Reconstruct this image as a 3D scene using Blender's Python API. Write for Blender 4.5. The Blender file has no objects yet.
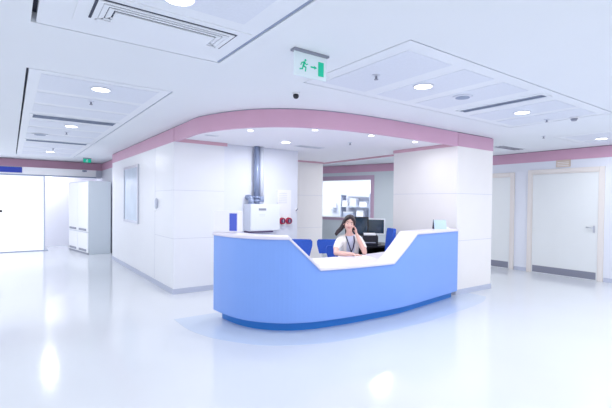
import bpy, bmesh, math, random
from mathutils import Vector, Matrix
random.seed(4)
S = bpy.context.scene
C = S.collection
PI = math.pi

# ------------------------------------------------------------------ materials
def mat(name, col, rough=.5, metal=0, spec=.5, emit=None, estr=0, noise=0, nscale=8, coat=0, alpha=1, bump=0, bscale=40):
    m = bpy.data.materials.new(name); m.use_nodes = True
    nt = m.node_tree; b = nt.nodes['Principled BSDF']
    b.inputs['Base Color'].default_value = (*col, 1)
    b.inputs['Roughness'].default_value = rough
    b.inputs['Metallic'].default_value = metal
    b.inputs['Specular IOR Level'].default_value = spec
    b.inputs['Coat Weight'].default_value = coat
    b.inputs['Alpha'].default_value = alpha
    if emit:
        b.inputs['Emission Color'].default_value = (*emit, 1)
        b.inputs['Emission Strength'].default_value = estr
    tc = nt.nodes.new('ShaderNodeTexCoord')
    if noise:
        n = nt.nodes.new('ShaderNodeTexNoise'); n.inputs['Scale'].default_value = nscale
        n.inputs['Detail'].default_value = 4
        r = nt.nodes.new('ShaderNodeValToRGB')
        r.color_ramp.elements[0].position = .3; r.color_ramp.elements[1].position = .7
        r.color_ramp.elements[0].color = (*[c*(1-noise) for c in col], 1)
        r.color_ramp.elements[1].color = (*[min(1, c*(1+noise*.5)) for c in col], 1)
        nt.links.new(tc.outputs['Object'], n.inputs['Vector'])
        nt.links.new(n.outputs['Fac'], r.inputs['Fac'])
        nt.links.new(r.outputs['Color'], b.inputs['Base Color'])
    if bump:
        n2 = nt.nodes.new('ShaderNodeTexNoise'); n2.inputs['Scale'].default_value = bscale
        bp = nt.nodes.new('ShaderNodeBump'); bp.inputs['Strength'].default_value = bump
        bp.inputs['Distance'].default_value = .01
        nt.links.new(tc.outputs['Object'], n2.inputs['Vector'])
        nt.links.new(n2.outputs['Fac'], bp.inputs['Height'])
        nt.links.new(bp.outputs['Normal'], b.inputs['Normal'])
    return m

M = dict(
    floor=mat('white_vinyl_floor', (.69, .72, .775), .13, spec=.5, noise=.02, nscale=.7),
    desk_surround=mat('pale_blue_floor_area', (.58, .66, .79), .13, noise=.02, nscale=2),
    ceil=mat('ceiling_paint', (.82, .85, .90), .75, noise=.01, nscale=1),
    metalceil=mat('metal_ceiling_tile', (.83, .86, .92), .45),
    perf=mat('perforated_metal_tile', (.765, .80, .89), .5, noise=.03, nscale=60),
    groove=mat('dark_shadow_gap', (.05, .06, .10), .7),  # dark colour stands for the shade inside gaps and vent slots
    edge=mat('slate_gap_shade', (.17, .20, .31), .6),  # painted shade of the gaps at the panel ends
    gapgrey=mat('grey_gap_shade_and_fittings', (.30, .36, .50), .6),  # grey for painted gap shade and for small grey fittings
    soffit=mat('station_ceiling_paint', (.92, .91, .96), .7),
    wall=mat('white_wall_panel', (.81, .83, .895), .35, noise=.01, nscale=3),
    cream=mat('cream_wall_panel', (.86, .84, .85), .4, noise=.01, nscale=3),
    bluewall=mat('pale_blue_white_wall', (.78, .81, .91), .5, noise=.01, nscale=2),
    farwall=mat('far_white_wall', (.88, .89, .97), .5),
    greenwall=mat('grey_green_wall', (.60, .66, .72), .6),
    pink=mat('pink_band', (.64, .38, .53), .45, noise=.02, nscale=4),
    pinkline=mat('pink_trim_edge', (.68, .42, .52), .45),
    mauve=mat('mauve_frame', (.50, .36, .50), .45),
    joint=mat('panel_joint', (.60, .62, .72), .7),
    skirting=mat('grey_skirting', (.52, .56, .70), .5),
    blue=mat('blue_laminate', (.20, .37, .87), .28, coat=.25, noise=.015, nscale=2),
    plinth=mat('deep_blue_plinth', (.02, .21, .66), .35),
    trim=mat('white_worktop', (.80, .76, .88), .3, noise=.01, nscale=5),
    doorleaf=mat('off_white_door', (.80, .83, .86), .4, noise=.01, nscale=2),
    doorframe=mat('cream_door_frame', (.80, .76, .75), .45),
    steel=mat('brushed_steel', (.62, .64, .72), .3, metal=.85, noise=.05, nscale=30),
    kick=mat('grey_kick_plate', (.27, .28, .36), .4, metal=.3),
    white=mat('white_plastic', (.90, .90, .95), .35),
    glow=mat('frosted_leaf_painted_glow', (.93, .94, 1.0), .3, emit=(.93, .95, 1), estr=.35),  # weak emission paints the leaf's brightness in place of light behind it
    lamp=mat('lamp_diffuser', (1, 1, 1), .4, emit=(1, .99, 1), estr=6),
    chrome=mat('lamp_ring', (.75, .78, .88), .3, metal=.4),
    black=mat('black_plastic', (.012, .012, .02), .35),
    screen=mat('dark_screen', (.02, .045, .08), .12, coat=.3),
    green=mat('exit_green', (.0, .42, .26), .4, emit=(0, .5, .3), estr=.35),
    exitwhite=mat('exit_sign_panel', (.70, .80, .86), .3, emit=(.8, .95, 1), estr=.08),
    signblue=mat('sign_blue', (.02, .05, .42), .4),
    chair=mat('royal_blue_fabric', (.025, .10, .52), .8, noise=.12, nscale=60, bump=.2, bscale=200),
    grey=mat('mid_grey_plastic', (.28, .30, .38), .4),
    duct=mat('blue_grey_conduit', (.29, .35, .52), .35, metal=.3),
    cabside=mat('pale_grey_enamel', (.68, .72, .83), .4),
    cabfront=mat('light_enamel', (.80, .84, .92), .35),
    purple=mat('dark_purple_strip', (.07, .03, .12), .5),
    red=mat('dark_red_gauge', (.45, .01, .06), .3, coat=.3),
    skin=mat('skin', (.80, .50, .44), .5, noise=.03, nscale=20),
    hair=mat('dark_hair', (.03, .018, .025), .45, noise=.4, nscale=50, bump=.4, bscale=80),
    tunic=mat('lilac_tunic', (.62, .66, .86), .8, bump=.2, bscale=60),
    sleeve=mat('cream_white_coat', (.88, .86, .86), .8, bump=.2, bscale=60),
    lanyard=mat('navy_lanyard', (.01, .012, .06), .6),
    lips=mat('lips', (.55, .12, .16), .4),
    paper=mat('paper', (.92, .92, .95), .6),
    boardpic=mat('pale_blue_board', (.62, .73, .88), .25, noise=.12, nscale=1.5),
    boxblue=mat('periwinkle_panel', (.08, .13, .62), .3),
    tent=mat('pale_blue_card', (.52, .68, .84), .3),
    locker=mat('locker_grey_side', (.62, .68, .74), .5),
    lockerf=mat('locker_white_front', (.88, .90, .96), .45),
    notice=mat('beige_notice', (.66, .55, .48), .6),
)
def glass():
    m = bpy.data.materials.new('window_glass'); m.use_nodes = True
    b = m.node_tree.nodes['Principled BSDF']
    b.inputs['Transmission Weight'].default_value = 1; b.inputs['Roughness'].default_value = 0
    b.inputs['IOR'].default_value = 1.05; b.inputs['Base Color'].default_value = (.93, .97, 1, 1)
    return m
M['glass'] = glass()

# ------------------------------------------------------------------ mesh helpers
def box(bm, x0, x1, y0, y1, z0, z1, bev=0):
    b2 = bmesh.new()
    bmesh.ops.create_cube(b2, size=1)
    for v in b2.verts:
        v.co = Vector(((x0+x1)/2+v.co.x*(x1-x0), (y0+y1)/2+v.co.y*(y1-y0), (z0+z1)/2+v.co.z*(z1-z0)))
    if bev: bmesh.ops.bevel(b2, geom=b2.edges[:], offset=bev, segments=2, affect='EDGES', clamp_overlap=True)
    merge(bm, b2); return bm
def merge(bm, b2, mtx=None):
    if mtx is not None: bmesh.ops.transform(b2, matrix=mtx, verts=b2.verts)
    vm = {v: bm.verts.new(v.co) for v in b2.verts}
    for f in b2.faces:
        try:
            nf = bm.faces.new([vm[v] for v in f.verts]); nf.smooth = f.smooth
        except ValueError: pass
    b2.free()
def cyl(bm, p0, p1, r0, r1=None, n=20, caps=True):
    if r1 is None: r1 = r0
    p0 = Vector(p0); p1 = Vector(p1); d = (p1-p0)
    b2 = bmesh.new(); bmesh.ops.create_cone(b2, cap_ends=caps, segments=n, radius1=r0, radius2=r1, depth=d.length)
    for f in b2.faces: f.smooth = len(f.verts) == 4
    q = d.to_track_quat('Z', 'Y').to_matrix().to_4x4(); q.translation = (p0+p1)/2
    merge(bm, b2, q); return bm
def sph(bm, c, r, sx=1, sy=1, sz=1, n=20, mtx=None):
    b2 = bmesh.new(); bmesh.ops.create_uvsphere(b2, u_segments=n, v_segments=max(8, n//2), radius=r)
    for f in b2.faces: f.smooth = True
    m = Matrix.Translation(c) @ (mtx if mtx is not None else Matrix()) @ Matrix.Diagonal((sx, sy, sz, 1))
    merge(bm, b2, m); return bm
def tube(bm, pts, r, n=10):
    for a, b in zip(pts, pts[1:]): cyl(bm, a, b, r, n=n)
    for p in pts[1:-1]: sph(bm, p, r, n=n)
    return bm
def prism(bm, pts, z0, z1):
    lo = [bm.verts.new((x, y, z0)) for x, y in pts]; hi = [bm.verts.new((x, y, z1)) for x, y in pts]
    bm.faces.new(lo[::-1]); bm.faces.new(hi); n = len(pts)
    for i in range(n): bm.faces.new((lo[i], lo[(i+1) % n], hi[(i+1) % n], hi[i]))
    return bm
def loft(bm, rings, cap=True, closed=False):
    R = [[bm.verts.new(p) for p in r] for r in rings]; n = len(R[0])
    for a, b in zip(R, R[1:]):
        for i in range(n): bm.faces.new((a[i], a[(i+1) % n], b[(i+1) % n], b[i]))
    if cap: bm.faces.new(R[0][::-1]); bm.faces.new(R[-1])
    return bm
def obj(name, bm, m, parent=None, kind=None, label=None, smooth=False):
    bmesh.ops.recalc_face_normals(bm, faces=bm.faces)
    me = bpy.data.meshes.new(name); bm.to_mesh(me); bm.free()
    me.materials.append(m)
    if smooth:
        for p in me.polygons: p.use_smooth = True
    o = bpy.data.objects.new(name, me); C.objects.link(o)
    if parent: o.parent = parent
    if kind: o['kind'] = kind
    if label: o['label'] = label
    return o
def nb(): return bmesh.new()
def thing(name, label=None, cat=None, loc=(0, 0, 0), rz=0, group=None, kind=None):
    o = bpy.data.objects.new(name, None); C.objects.link(o)
    o.location = loc; o.rotation_euler = (0, 0, rz); o.empty_display_size = .1
    tag(o, label, cat, group, kind); return o
def tag(o, label=None, cat=None, group=None, kind=None):
    if label: o['label'] = label
    if cat: o['category'] = cat
    if group: o['group'] = group
    if kind: o['kind'] = kind
    return o
def dup(r, loc, rz=None, label=None):
    c = r.copy(); C.objects.link(c); c.location = loc
    if rz is not None: c.rotation_euler = (0, 0, rz)
    if label: c['label'] = label
    for ch in list(r.children):
        k = ch.copy(); C.objects.link(k); k.parent = c
        for g in list(ch.children):
            q = g.copy(); C.objects.link(q); q.parent = k
    return c
def struct(name, bm, m, parent=None): return obj(name, bm, m, parent, kind='structure')
def catmull(P, n=8):
    P = [Vector(p) for p in P]; out = []
    for i in range(len(P)-1):
        a = P[max(i-1, 0)]; b = P[i]; c = P[i+1]; d = P[min(i+2, len(P)-1)]
        for k in range(n):
            t = k/n
            out.append(.5*((2*b)+(c-a)*t+(2*a-5*b+4*c-d)*t*t+(3*b-a-3*c+d)*t**3))
    out.append(P[-1]); return out
def normals(P):
    N = []
    for i in range(len(P)):
        d = (P[min(i+1, len(P)-1)]-P[max(i-1, 0)]).normalized()
        N.append(Vector((-d.y, d.x)))      # left of travel = inside of the station
    return N
def ribbon(bm, P, off0, off1, z0, z1):
    """closed strip along a plan path between two offsets; z0, z1 may be functions of the index"""
    N = normals(P); f0 = z0 if callable(z0) else (lambda i: z0); f1 = z1 if callable(z1) else (lambda i: z1)
    rings = []
    for i, (p, n) in enumerate(zip(P, N)):
        a = p+n*off0; b = p+n*off1
        rings.append([(a.x, a.y, f0(i)), (b.x, b.y, f0(i)), (b.x, b.y, f1(i)), (a.x, a.y, f1(i))])
    return loft(bm, rings)

CZ, BZ, SZ = 2.687, 2.455, 2.51       # main ceiling, underside of pink band, station ceiling
G1, G2 = 1.679, .895                  # cladding joints
UL, VA, UC, VB, UR = 2.132, 6.606, 5.961, 4.057, 9.497

# ------------------------------------------------------------------ camera
cam = bpy.data.cameras.new('camera'); co = bpy.data.objects.new('camera', cam); C.objects.link(co)
f, yaw, pitch, roll, sy = 412.2439, -0.6227, -0.0169, 0.0108, 5.5969
cam.sensor_width = 36; cam.lens = f*36/612; cam.shift_y = sy/612; cam.clip_start = .05
fw = Vector((math.cos(pitch)*-math.sin(yaw), math.cos(pitch)*math.cos(yaw), math.sin(pitch)))
rt = Vector((math.cos(yaw), math.sin(yaw), 0)); up = rt.cross(fw)
rt, up = rt*math.cos(roll)+up*math.sin(roll), up*math.cos(roll)-rt*math.sin(roll)
co.matrix_world = Matrix(((rt.x, up.x, -fw.x, 0), (rt.y, up.y, -fw.y, 0), (rt.z, up.z, -fw.z, 1.5), (0, 0, 0, 1)))
S.camera = co

# ------------------------------------------------------------------ floor
struct('floor', box(nb(), -6, 13, -5, 17, -.12, 0), M['floor'])

fas = [(2.132, 6.60), (2.132, 6.1), (2.135, 5.62), (2.235, 5.235), (2.34, 4.985), (2.49, 4.72), (2.67, 4.52), (2.87, 4.365), (3.10, 4.25),
       (3.36, 4.16), (3.80, 4.085), (4.34, 4.045), (4.98, 4.04), (5.45, 4.045), (5.961, 4.057)]
FAS = catmull(fas, 6)
surround_path = [(1.69, 5.20), (1.69, 4.72), (1.76, 4.38), (1.87, 4.13), (2.12, 3.77), (2.45, 3.55), (2.85, 3.41), (3.3, 3.345), (3.87, 3.33), (4.6, 3.36), (5.46, 3.46), (5.95, 3.55), (6.3, 3.72)]
P = catmull(surround_path, 4)
struct('trim_1', prism(nb(), [(p.x, p.y) for p in P]+[(6.3, 4.05), (5.9, 4.05), (2.6, 5.20)], .0, .0015), M['desk_surround'])  # thin pale blue sheet on the floor, following the desk outline

# ------------------------------------------------------------------ ceiling with recessed strips
strips = [(0.113, 1.458, 0.60, 3.33), (0.12, 1.444, 4.50, 13.19), (2.351, 6.25, 2.003, 3.35), (7.70, 9.40, 2.003, 3.35)]
us = sorted({-6, 13, UR}|{a for s in strips for a in s[:2]}); vs = sorted({-5, 17}|{a for s in strips for a in s[2:]})
bm = nb()
for a, b in zip(us, us[1:]):
    for c, d in zip(vs, vs[1:]):
        mu, mv = (a+b)/2, (c+d)/2
        if any(s[0] < mu < s[1] and s[2] < mv < s[3] for s in strips): continue
        box(bm, a, b, c, d, CZ, CZ+.07)
struct('ceiling', bm, M['ceil'])
struct('ceiling_backing', box(nb(), -6, 13, -5, 17, CZ+.075, CZ+.13), M['groove'])

lamp_proto = [None]
lamps = []
def downlight(u, v, label, z=CZ, r=.085, power=18, group='round recessed downlights'):
    if lamp_proto[0] is None:
        t = thing('downlight', label, 'ceiling light', (u, v, z), 0, group)
        b = nb(); n = 32
        rings = []
        for rr, zz in ((r, 0), (r+.018, -.001), (r+.018, -.006), (r, -.008)):
            rings.append([(rr*math.cos(2*PI*k/n), rr*math.sin(2*PI*k/n), zz) for k in range(n)])
        loft(b, rings+[rings[0]], cap=False)
        obj('trim_ring', b, M['chrome'], t)
        obj('diffuser', cyl(nb(), (0, 0, -.006), (0, 0, -.001), r, n=32), M['lamp'], t)
        lamp_proto[0] = t
    else:
        t = dup(lamp_proto[0], (u, v, z), 0, label)
        tag(t, group=group)
    s = r/.085
    lamps.append((u, v, z, power*.7)); return t

def perf_tile(parent, u0, u1, v0, v1):
    obj('perforated_tile', box(nb(), u0, u1, v0, v1, -.004, .0), M['perf'], parent)
def slot(parent, u0, u1, v0, v1, along_v=False, n=3, framew=.03):
    d = thing('slot_diffuser'); d.parent = parent
    bpy.data.objects.remove(d)
    fr = nb()
    box(fr, u0-framew, u1+framew, v0-framew, v0, -.010, 0); box(fr, u0-framew, u1+framew, v1, v1+framew, -.010, 0)
    box(fr, u0-framew, u0, v0, v1, -.010, 0); box(fr, u1, u1+framew, v0, v1, -.010, 0)
    o = obj('slot_diffuser', fr, M['metalceil'], parent)
    obj('slot_recess', box(nb(), u0, u1, v0, v1, -.003, -.001), M['groove'], o)
    b = nb()
    for k in range(n):
        t = (k+.62)/n
        if along_v:
            w = (u1-u0)/n*.36; c = u0+(u1-u0)*t; box(b, c-w/2, c+w/2, v0, v1, -.009, -.004)
        else:
            w = (v1-v0)/n*.36; c = v0+(v1-v0)*t; box(b, u0, u1, c-w/2, c+w/2, -.009, -.004)
    obj('louvre', b, M['gapgrey'], o)
    return o
def panel(label, s, gaps, tiles, slots):
    u0, u1, v0, v1 = s; g = gaps
    t = thing('ceiling_panel', label, 'ceiling panel', (0, 0, CZ), 0, 'metal service panels set into the ceiling')
    obj('panel_tray', box(nb(), u0+g[0], u1-g[1], v0+g[2], v1-g[3], 0, .05), M['metalceil'], t)
    pr = nb(); box(pr, u1-g[1]+.001, u1-.001, v0+.001, v1-.001, .008, .05)
    obj('gap_shade_strip', pr, M['gapgrey'], t, label='grey strip painted as shade in the panel gap')  # grey strip puts the shade of the side gap into colour
    pr = nb(); box(pr, u0+g[0], u1-g[1], v0+.001, v0+g[2]-.001, .006, .05); box(pr, u0+g[0], u1-g[1], v1-g[3]+.001, v1-.001, .006, .05)
    obj('gap_shade_strip', pr, M['edge'], t)  # dark strips imitate the shadow line at both panel ends
    for a in tiles: perf_tile(t, *a)
    for a in slots:
        slot(t, *a[:4], along_v=a[4], n=a[5])
    return t
s = strips[0]
t1 = panel('metal ceiling panel at the top left of the picture, with the widest slot vent', s, (.03, .032, .014, .014),
      [(.30, 1.27, .9, 1.5), (.30, 1.27, 1.62, 1.95), (.30, 1.27, 2.08, 2.5)], [])
# large slot diffuser with nested frames
fr = nb(); box(fr, .33, 1.39, 2.62, 3.12, -.006, 0)
df = obj('slot_diffuser', fr, M['metalceil'], t1)
obj('slot_recess', box(nb(), .41, 1.31, 2.68, 3.0, -.009, -.006), M['groove'], df)
b = nb()
for k, (o_, w) in enumerate(((0, .02), (.035, .018), (.07, .018))):
    a0, a1, c0, c1 = .425+o_, 1.295-o_, 2.69+o_, 2.99-o_
    box(b, a0, a1, c0, c0+w, -.016, -.010); box(b, a0, a0+w*1.6, c0+w, c1, -.016, -.010)
    box(b, a1-w*1.6, a1, c0+w, c1, -.016, -.010); box(b, a0+w, a1-w, c1-w, c1, -.016, -.010)
box(b, .535, 1.19, 2.80, 2.975, -.018, -.010)
obj('louvre', b, M['metalceil'], df)
s = strips[1]
t2 = panel('long metal ceiling panel running toward the sliding door, above the left corridor', s, (.022, .018, .014, .016),
      [(.24, 1.32, 4.62, 5.28), (.24, 1.32, 5.42, 5.98), (.24, 1.32, 6.12, 6.62), (.24, 1.32, 7.32, 7.9), (.24, 1.32, 8.05, 8.7),
       (.24, 1.32, 8.85, 9.5), (.24, 1.32, 10.3, 11), (.24, 1.32, 11.2, 12), (.24, 1.32, 12.2, 13)],
      [(.26, 1.32, 6.83, 7.12, False, 3), (.26, 1.32, 9.72, 10.0, False, 3)])
s = strips[2]
t3 = panel('metal ceiling panel above the right floor, in front of the pink curved band', s, (.012, .02, .012, .012),
      [(2.5, 3.06, 2.15, 3.22), (3.24, 3.72, 2.15, 3.22), (3.88, 4.36, 2.15, 3.22), (4.98, 5.5, 2.15, 3.22), (5.64, 6.12, 2.15, 3.22)],
      [(4.61, 4.75, 2.13, 3.13, True, 2)])
s = strips[3]
t4 = panel('metal ceiling panel next to the right wall, above the wide door', s, (.012, .012, .012, .012),
      [(7.85, 8.5, 2.15, 3.22), (8.65, 9.25, 2.15, 3.22)], [])
downlight(.80, 2.40, 'round downlight cut by the top edge of the picture', CZ-.005)
downlight(.787, 4.86, 'round downlight in the left corridor panel, the nearer bright one', CZ-.005)
downlight(.80, 7.58, 'round downlight in the left corridor panel, past its grey slot vent', CZ-.005)
downlight(3.371, 2.70, 'round downlight in the right panel, the one nearer the green exit sign', CZ-.005)
downlight(5.31, 2.69, 'round downlight in the right panel, beyond its slot vent', CZ-.005)
downlight(8.44, 2.88, 'round downlight in the farthest right panel, over the wide door', CZ-.005, power=20)
downlight(.80, 11.9, 'faint round downlight at the far end of the left corridor panel', CZ-.005, power=34)

# station downlights (small) --------------------------------------------------
def small_light(u, v, label):
    t = thing('spotlight', label, 'ceiling light', (u, v, SZ), 0, 'small spotlights under the station ceiling')
    obj('ring', cyl(nb(), (0, 0, -.008), (0, 0, -.001), .05, n=24), M['chrome'], t)
    obj('lens', cyl(nb(), (0, 0, -.012), (0, 0, -.0085), .038, n=24), M['lamp'], t)
    lamps.append((u, v, SZ, 4.5 if u > 4.2 else 7)); return t
for u, v, l in ((2.74, 5.17, 'small spotlight under the pink band, leftmost of the row above the blue desk'),
                (3.42, 4.57, 'small spotlight just behind the middle of the pink curved band'),
                (4.34, 4.41, 'small spotlight behind the pink band, between band middle and white column'),
                (5.335, 4.42, 'small spotlight behind the pink band, beside the white column')):
    small_light(u, v, l)
t = thing('spotlight', 'brighter oval spotlight on the station ceiling right of the grey conduits', 'ceiling light', (3.75, 5.82, SZ))
obj('ring', cyl(nb(), (0, 0, -.008), (0, 0, -.001), .085, n=24), M['chrome'], t)
obj('lens', cyl(nb(), (0, 0, -.012), (0, 0, -.0085), .07, n=24), M['lamp'], t)
lamps.append((3.75, 5.82, SZ, 14))

# small ceiling fittings --------------------------------------------------
def sprinkler(u, v, z, label, group='ceiling sprinklers'):
    t = thing('sprinkler', label, 'sprinkler', (u, v, z), 0, group)
    obj('rose', cyl(nb(), (0, 0, -.008), (0, 0, -.001), .035, n=20), M['chrome'], t)
    obj('head', cyl(cyl(nb(), (0, 0, -.035), (0, 0, -.0085), .010, n=10), (0, 0, -.04), (0, 0, -.036), .02, n=14), M['grey'], t)
ZP = CZ-.0045
sprinkler(2.75, 2.74, ZP, 'ceiling sprinkler in the right panel, left of its first downlight')
sprinkler(.787, 5.53, ZP, 'ceiling sprinkler just behind the nearer downlight of the left corridor panel')
sprinkler(.80, 8.31, ZP, 'ceiling sprinkler in the left corridor panel, past its second downlight')
sprinkler(.80, 11.06, ZP, 'ceiling sprinkler in the left corridor panel, nearest the sliding door')
sprinkler(6.00, 2.70, ZP, 'ceiling sprinkler at the far end of the right panel')
sprinkler(4.61, 5.18, SZ, 'ceiling sprinkler under the station ceiling, above the seated woman')
sprinkler(7.45, 3.4, CZ, 'tiny ceiling sprinkler in plain ceiling, between the right column and last panel')
def speaker(u, v, z, r, label):
    t = thing('ceiling_speaker', label, 'speaker', (u, v, z), 0, 'round ceiling speakers')
    b = nb(); cyl(b, (0, 0, -.012), (0, 0, -.001), r, r*1.05, n=28)
    obj('rim', b, M['chrome'], t)
    obj('grille', cyl(nb(), (0, 0, -.016), (0, 0, -.0125), r*.75, n=28), M['gapgrey'], t)
speaker(4.04, 2.70, ZP, .10, 'round grey ceiling speaker between downlight and slot vent in right panel')
speaker(.44, 8.87, ZP, .12, 'round grey ceiling speaker at the left side of the corridor panel')
t = thing('camera_dome', 'small black dome camera under the ceiling, in front of the pink band', 'security camera', (2.519, 3.718, CZ))
obj('base', cyl(nb(), (0, 0, -.014), (0, 0, -.001), .04, n=24), M['white'], t)
obj('dome', sph(nb(), (0, 0, -.032), .032, n=20), M['black'], t)
t = thing('smoke_detector', 'dark round smoke detector near the far end of the right panel', 'smoke detector', (6.15, 2.42, ZP))
obj('base', cyl(nb(), (0, 0, -.018), (0, 0, -.001), .055, n=24), M['white'], t)
obj('head', cyl(nb(), (0, 0, -.048), (0, 0, -.0185), .03, .045, n=24), M['grey'], t)
def grille(u, v, w, d, z, label):
    t = thing('air_grille', label, 'air vent', (u, v, z), 0)
    b = nb(); box(b, -w/2, w/2, -d/2, -d/2+.02, -.008, 0); box(b, -w/2, w/2, d/2-.02, d/2, -.008, 0)
    box(b, -w/2, -w/2+.02, -d/2+.02, d/2-.02, -.008, 0); box(b, w/2-.02, w/2, -d/2+.02, d/2-.02, -.008, 0)
    obj('frame', b, M['metalceil'], t)
    obj('recess', box(nb(), -w/2+.02, w/2-.02, -d/2+.02, d/2-.02, -.003, -.001), M['groove'], t)
    b = nb()
    for k in range(3):
        y = -d/2+.02+(d-.04)*(k+.7)/3; box(b, -w/2+.02, w/2-.02, y-.012, y+.012, -.008, -.0035)
    obj('louvre', b, M['chrome'], t)
grille(8.45, 4.55, .9, .28, CZ, 'narrow ceiling vent between the right column and the pink right wall band')
grille(4.41, 6.05, .55, .2, SZ, 'dark narrow vent on the station ceiling above the wall corner')
grille(2.50, 5.97, .2, .08, SZ, 'tiny dark slot vent under the station ceiling at its left edge')

# ------------------------------------------------------------------ hanging exit sign
def running_man(bm, x, z, s, y0, y1):
    def limb(a, b, w):
        a = Vector(a)*s; b = Vector(b)*s; d = (b-a).normalized(); n = Vector((-d.y, d.x))*w*s/2
        pts = [a+n-d*w*s*.3, b+n+d*w*s*.3, b-n+d*w*s*.3, a-n-d*w*s*.3]
        lo = [bm.verts.new((x+p.x, y0, z+p.y)) for p in pts]; hi = [bm.verts.new((x+p.x, y1, z+p.y)) for p in pts]
        bm.faces.new(lo); bm.faces.new(hi[::-1])
        for i in range(4): bm.faces.new((lo[i], lo[(i+1) % 4], hi[(i+1) % 4], hi[i]))
    limb((.50, .78), (.40, .45), .17)                   # trunk
    limb((.50, .76), (.24, .70), .09); limb((.24, .70), (.14, .50), .08)
    limb((.52, .76), (.68, .60), .09); limb((.68, .60), (.84, .66), .08)
    limb((.42, .44), (.66, .34), .12); limb((.66, .34), (.60, .04), .10)
    limb((.38, .44), (.30, .18), .12); limb((.30, .18), (.04, .14), .10)
    b2 = nb(); cyl(b2, (x+.60*s, y0, z+.94*s), (x+.60*s, y1, z+.94*s), .10*s, n=14); merge(bm, b2)
def exit_sign(label, loc, w, h, side=1):
    t = thing('exit_sign', label, 'exit sign', loc)
    obj('housing', box(nb(), -.015, w, -.03, .035, -.018, 0, .004), M['grey'], t)
    obj('panel', box(nb(), 0, w-.015, -.006, .006, -h, -.0185), M['exitwhite'], t)
    b = nb(); running_man(b, w*.14, -h*.80, h*.46, -.0085, -.0065)
    obj('running_figure', b, M['green'], t)
    b = nb(); z = -h*.57; x = w*.47
    box(b, x, x+w*.12, -.0085, -.0065, z-h*.03, z+h*.03)
    vs = [b.verts.new((x+w*.11, yy, z+s_)) for yy in (-.0085, -.0065) for s_ in (-h*.07, h*.07)]+[b.verts.new((x+w*.19, yy, z)) for yy in (-.0085, -.0065)]
    b.faces.new((vs[0], vs[1], vs[4])); b.faces.new((vs[2], vs[5], vs[3]))
    b.faces.new((vs[0], vs[4], vs[5], vs[2])); b.faces.new((vs[1], vs[3], vs[5], vs[4])); b.faces.new((vs[0], vs[2], vs[3], vs[1]))
    obj('arrow', b, M['green'], t)
    obj('door_symbol', box(nb(), w*.70, w*.87, -.0085, -.0065, -h*.86, -h*.30), M['green'], t)
    return t
exit_sign('hanging white exit sign with green running figure, arrow and door, above the desk', (1.775, 2.65, CZ), .325, .203)
t = thing('exit_sign', 'tiny bright green exit sign under the ceiling, over the far corridor lockers', 'exit sign', (1.66, 13.0, CZ-.001))
obj('housing', box(nb(), 0, .2, -.03, .03, -.025, 0), M['grey'], t)
obj('panel', box(nb(), .0, .2, -.008, .008, -.13, -.0255), M['green'], t)
b = nb(); running_man(b, .05, -.125, .09, -.011, -.0085); obj('running_figure', b, M['exitwhite'], t)

# ------------------------------------------------------------------ walls
def clad(name, u0, u1, v0, v1, z1, m, joints=()):
    return struct(name, box(nb(), u0, u1, v0, v1, 0, z1), m)
w = clad('wall_left', UL, 3.0, VA, 11.49, BZ, M['wall'])
b = nb()
box(b, UL-.0015, UL, VA-.0015, 7.66, G1-.003, G1+.003); box(b, UL-.0015, UL, VA-.0015, 7.66, G2-.003, G2+.003)
box(b, UL-.0015, UL, 7.655, 7.665, .1, BZ)
box(b, UL, 3.0, VA-.0015, VA, G1-.003, G1+.003); box(b, UL, 3.0, VA-.0015, VA, G2-.003, G2+.003)
obj('panel_joint', b, M['joint'], w)
b = nb(); box(b, UL-.012, UL-.0005, VA-.012, 11.49, 0, .085); box(b, UL, 3.0, VA-.012, VA-.0005, 0, .085)
struct('baseboard_left', b, M['skirting'])
struct('trim_2', box(nb(), UL-.004, 2.9, VA+.006, 11.494, BZ, CZ-.012), M['pink'])       # band on left wall
struct('trim_3', box(nb(), UL+.012, 2.88, VA+.02, 11.48, CZ-.012, CZ), M['groove'])  # dark strip painting the shade in the gap above the band
# fascia sweep
struct('trim_4', ribbon(nb(), FAS, 0, .05, BZ, CZ-.010), M['pink'])
struct('trim_5', ribbon(nb(), FAS, .012, .045, CZ-.010, CZ), M['gapgrey'])  # grey strip painted as the shadow line over the fascia
struct('trim_6', box(nb(), 2.181, 3.05, VA-.012, VA-.0005, BZ, SZ-.001), M['pinkline'])    # thin line under station ceiling, left
# station ceiling slab
N = normals(FAS); ins = [p+n*.05 for p, n in zip(FAS, N)]
pts = [(p.x, p.y) for p in ins]
pts = pts+[(6.4, 4.1), (6.4, 8.2), (2.183, 8.2)]
struct('ceiling_station', prism(nb(), pts, SZ, SZ+.1), M['soffit'])
struct('trim_7', box(nb(), 6.401, 6.42, 5.3, 8.2, SZ-.035, CZ), M['pinkline'])

struct('wall_duct', box(nb(), 3.0, 4.60, 6.70, 8.3, 0, SZ-.001), M['bluewall'])
w = struct('wall_back', box(nb(), 4.602, 6.32, 8.1, 8.3, 0, SZ-.001), M['cream'])
obj('panel_joint', box(box(nb(), 4.61, 6.32, 8.0985, 8.1, G1-.003, G1+.003), 4.61, 6.32, 8.0985, 8.1, G2-.003, G2+.003), M['joint'], w)
struct('trim_8', box(nb(), 4.602, 6.32, 8.085, 8.0995, SZ-.04, SZ-.001), M['pinkline'])

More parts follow.
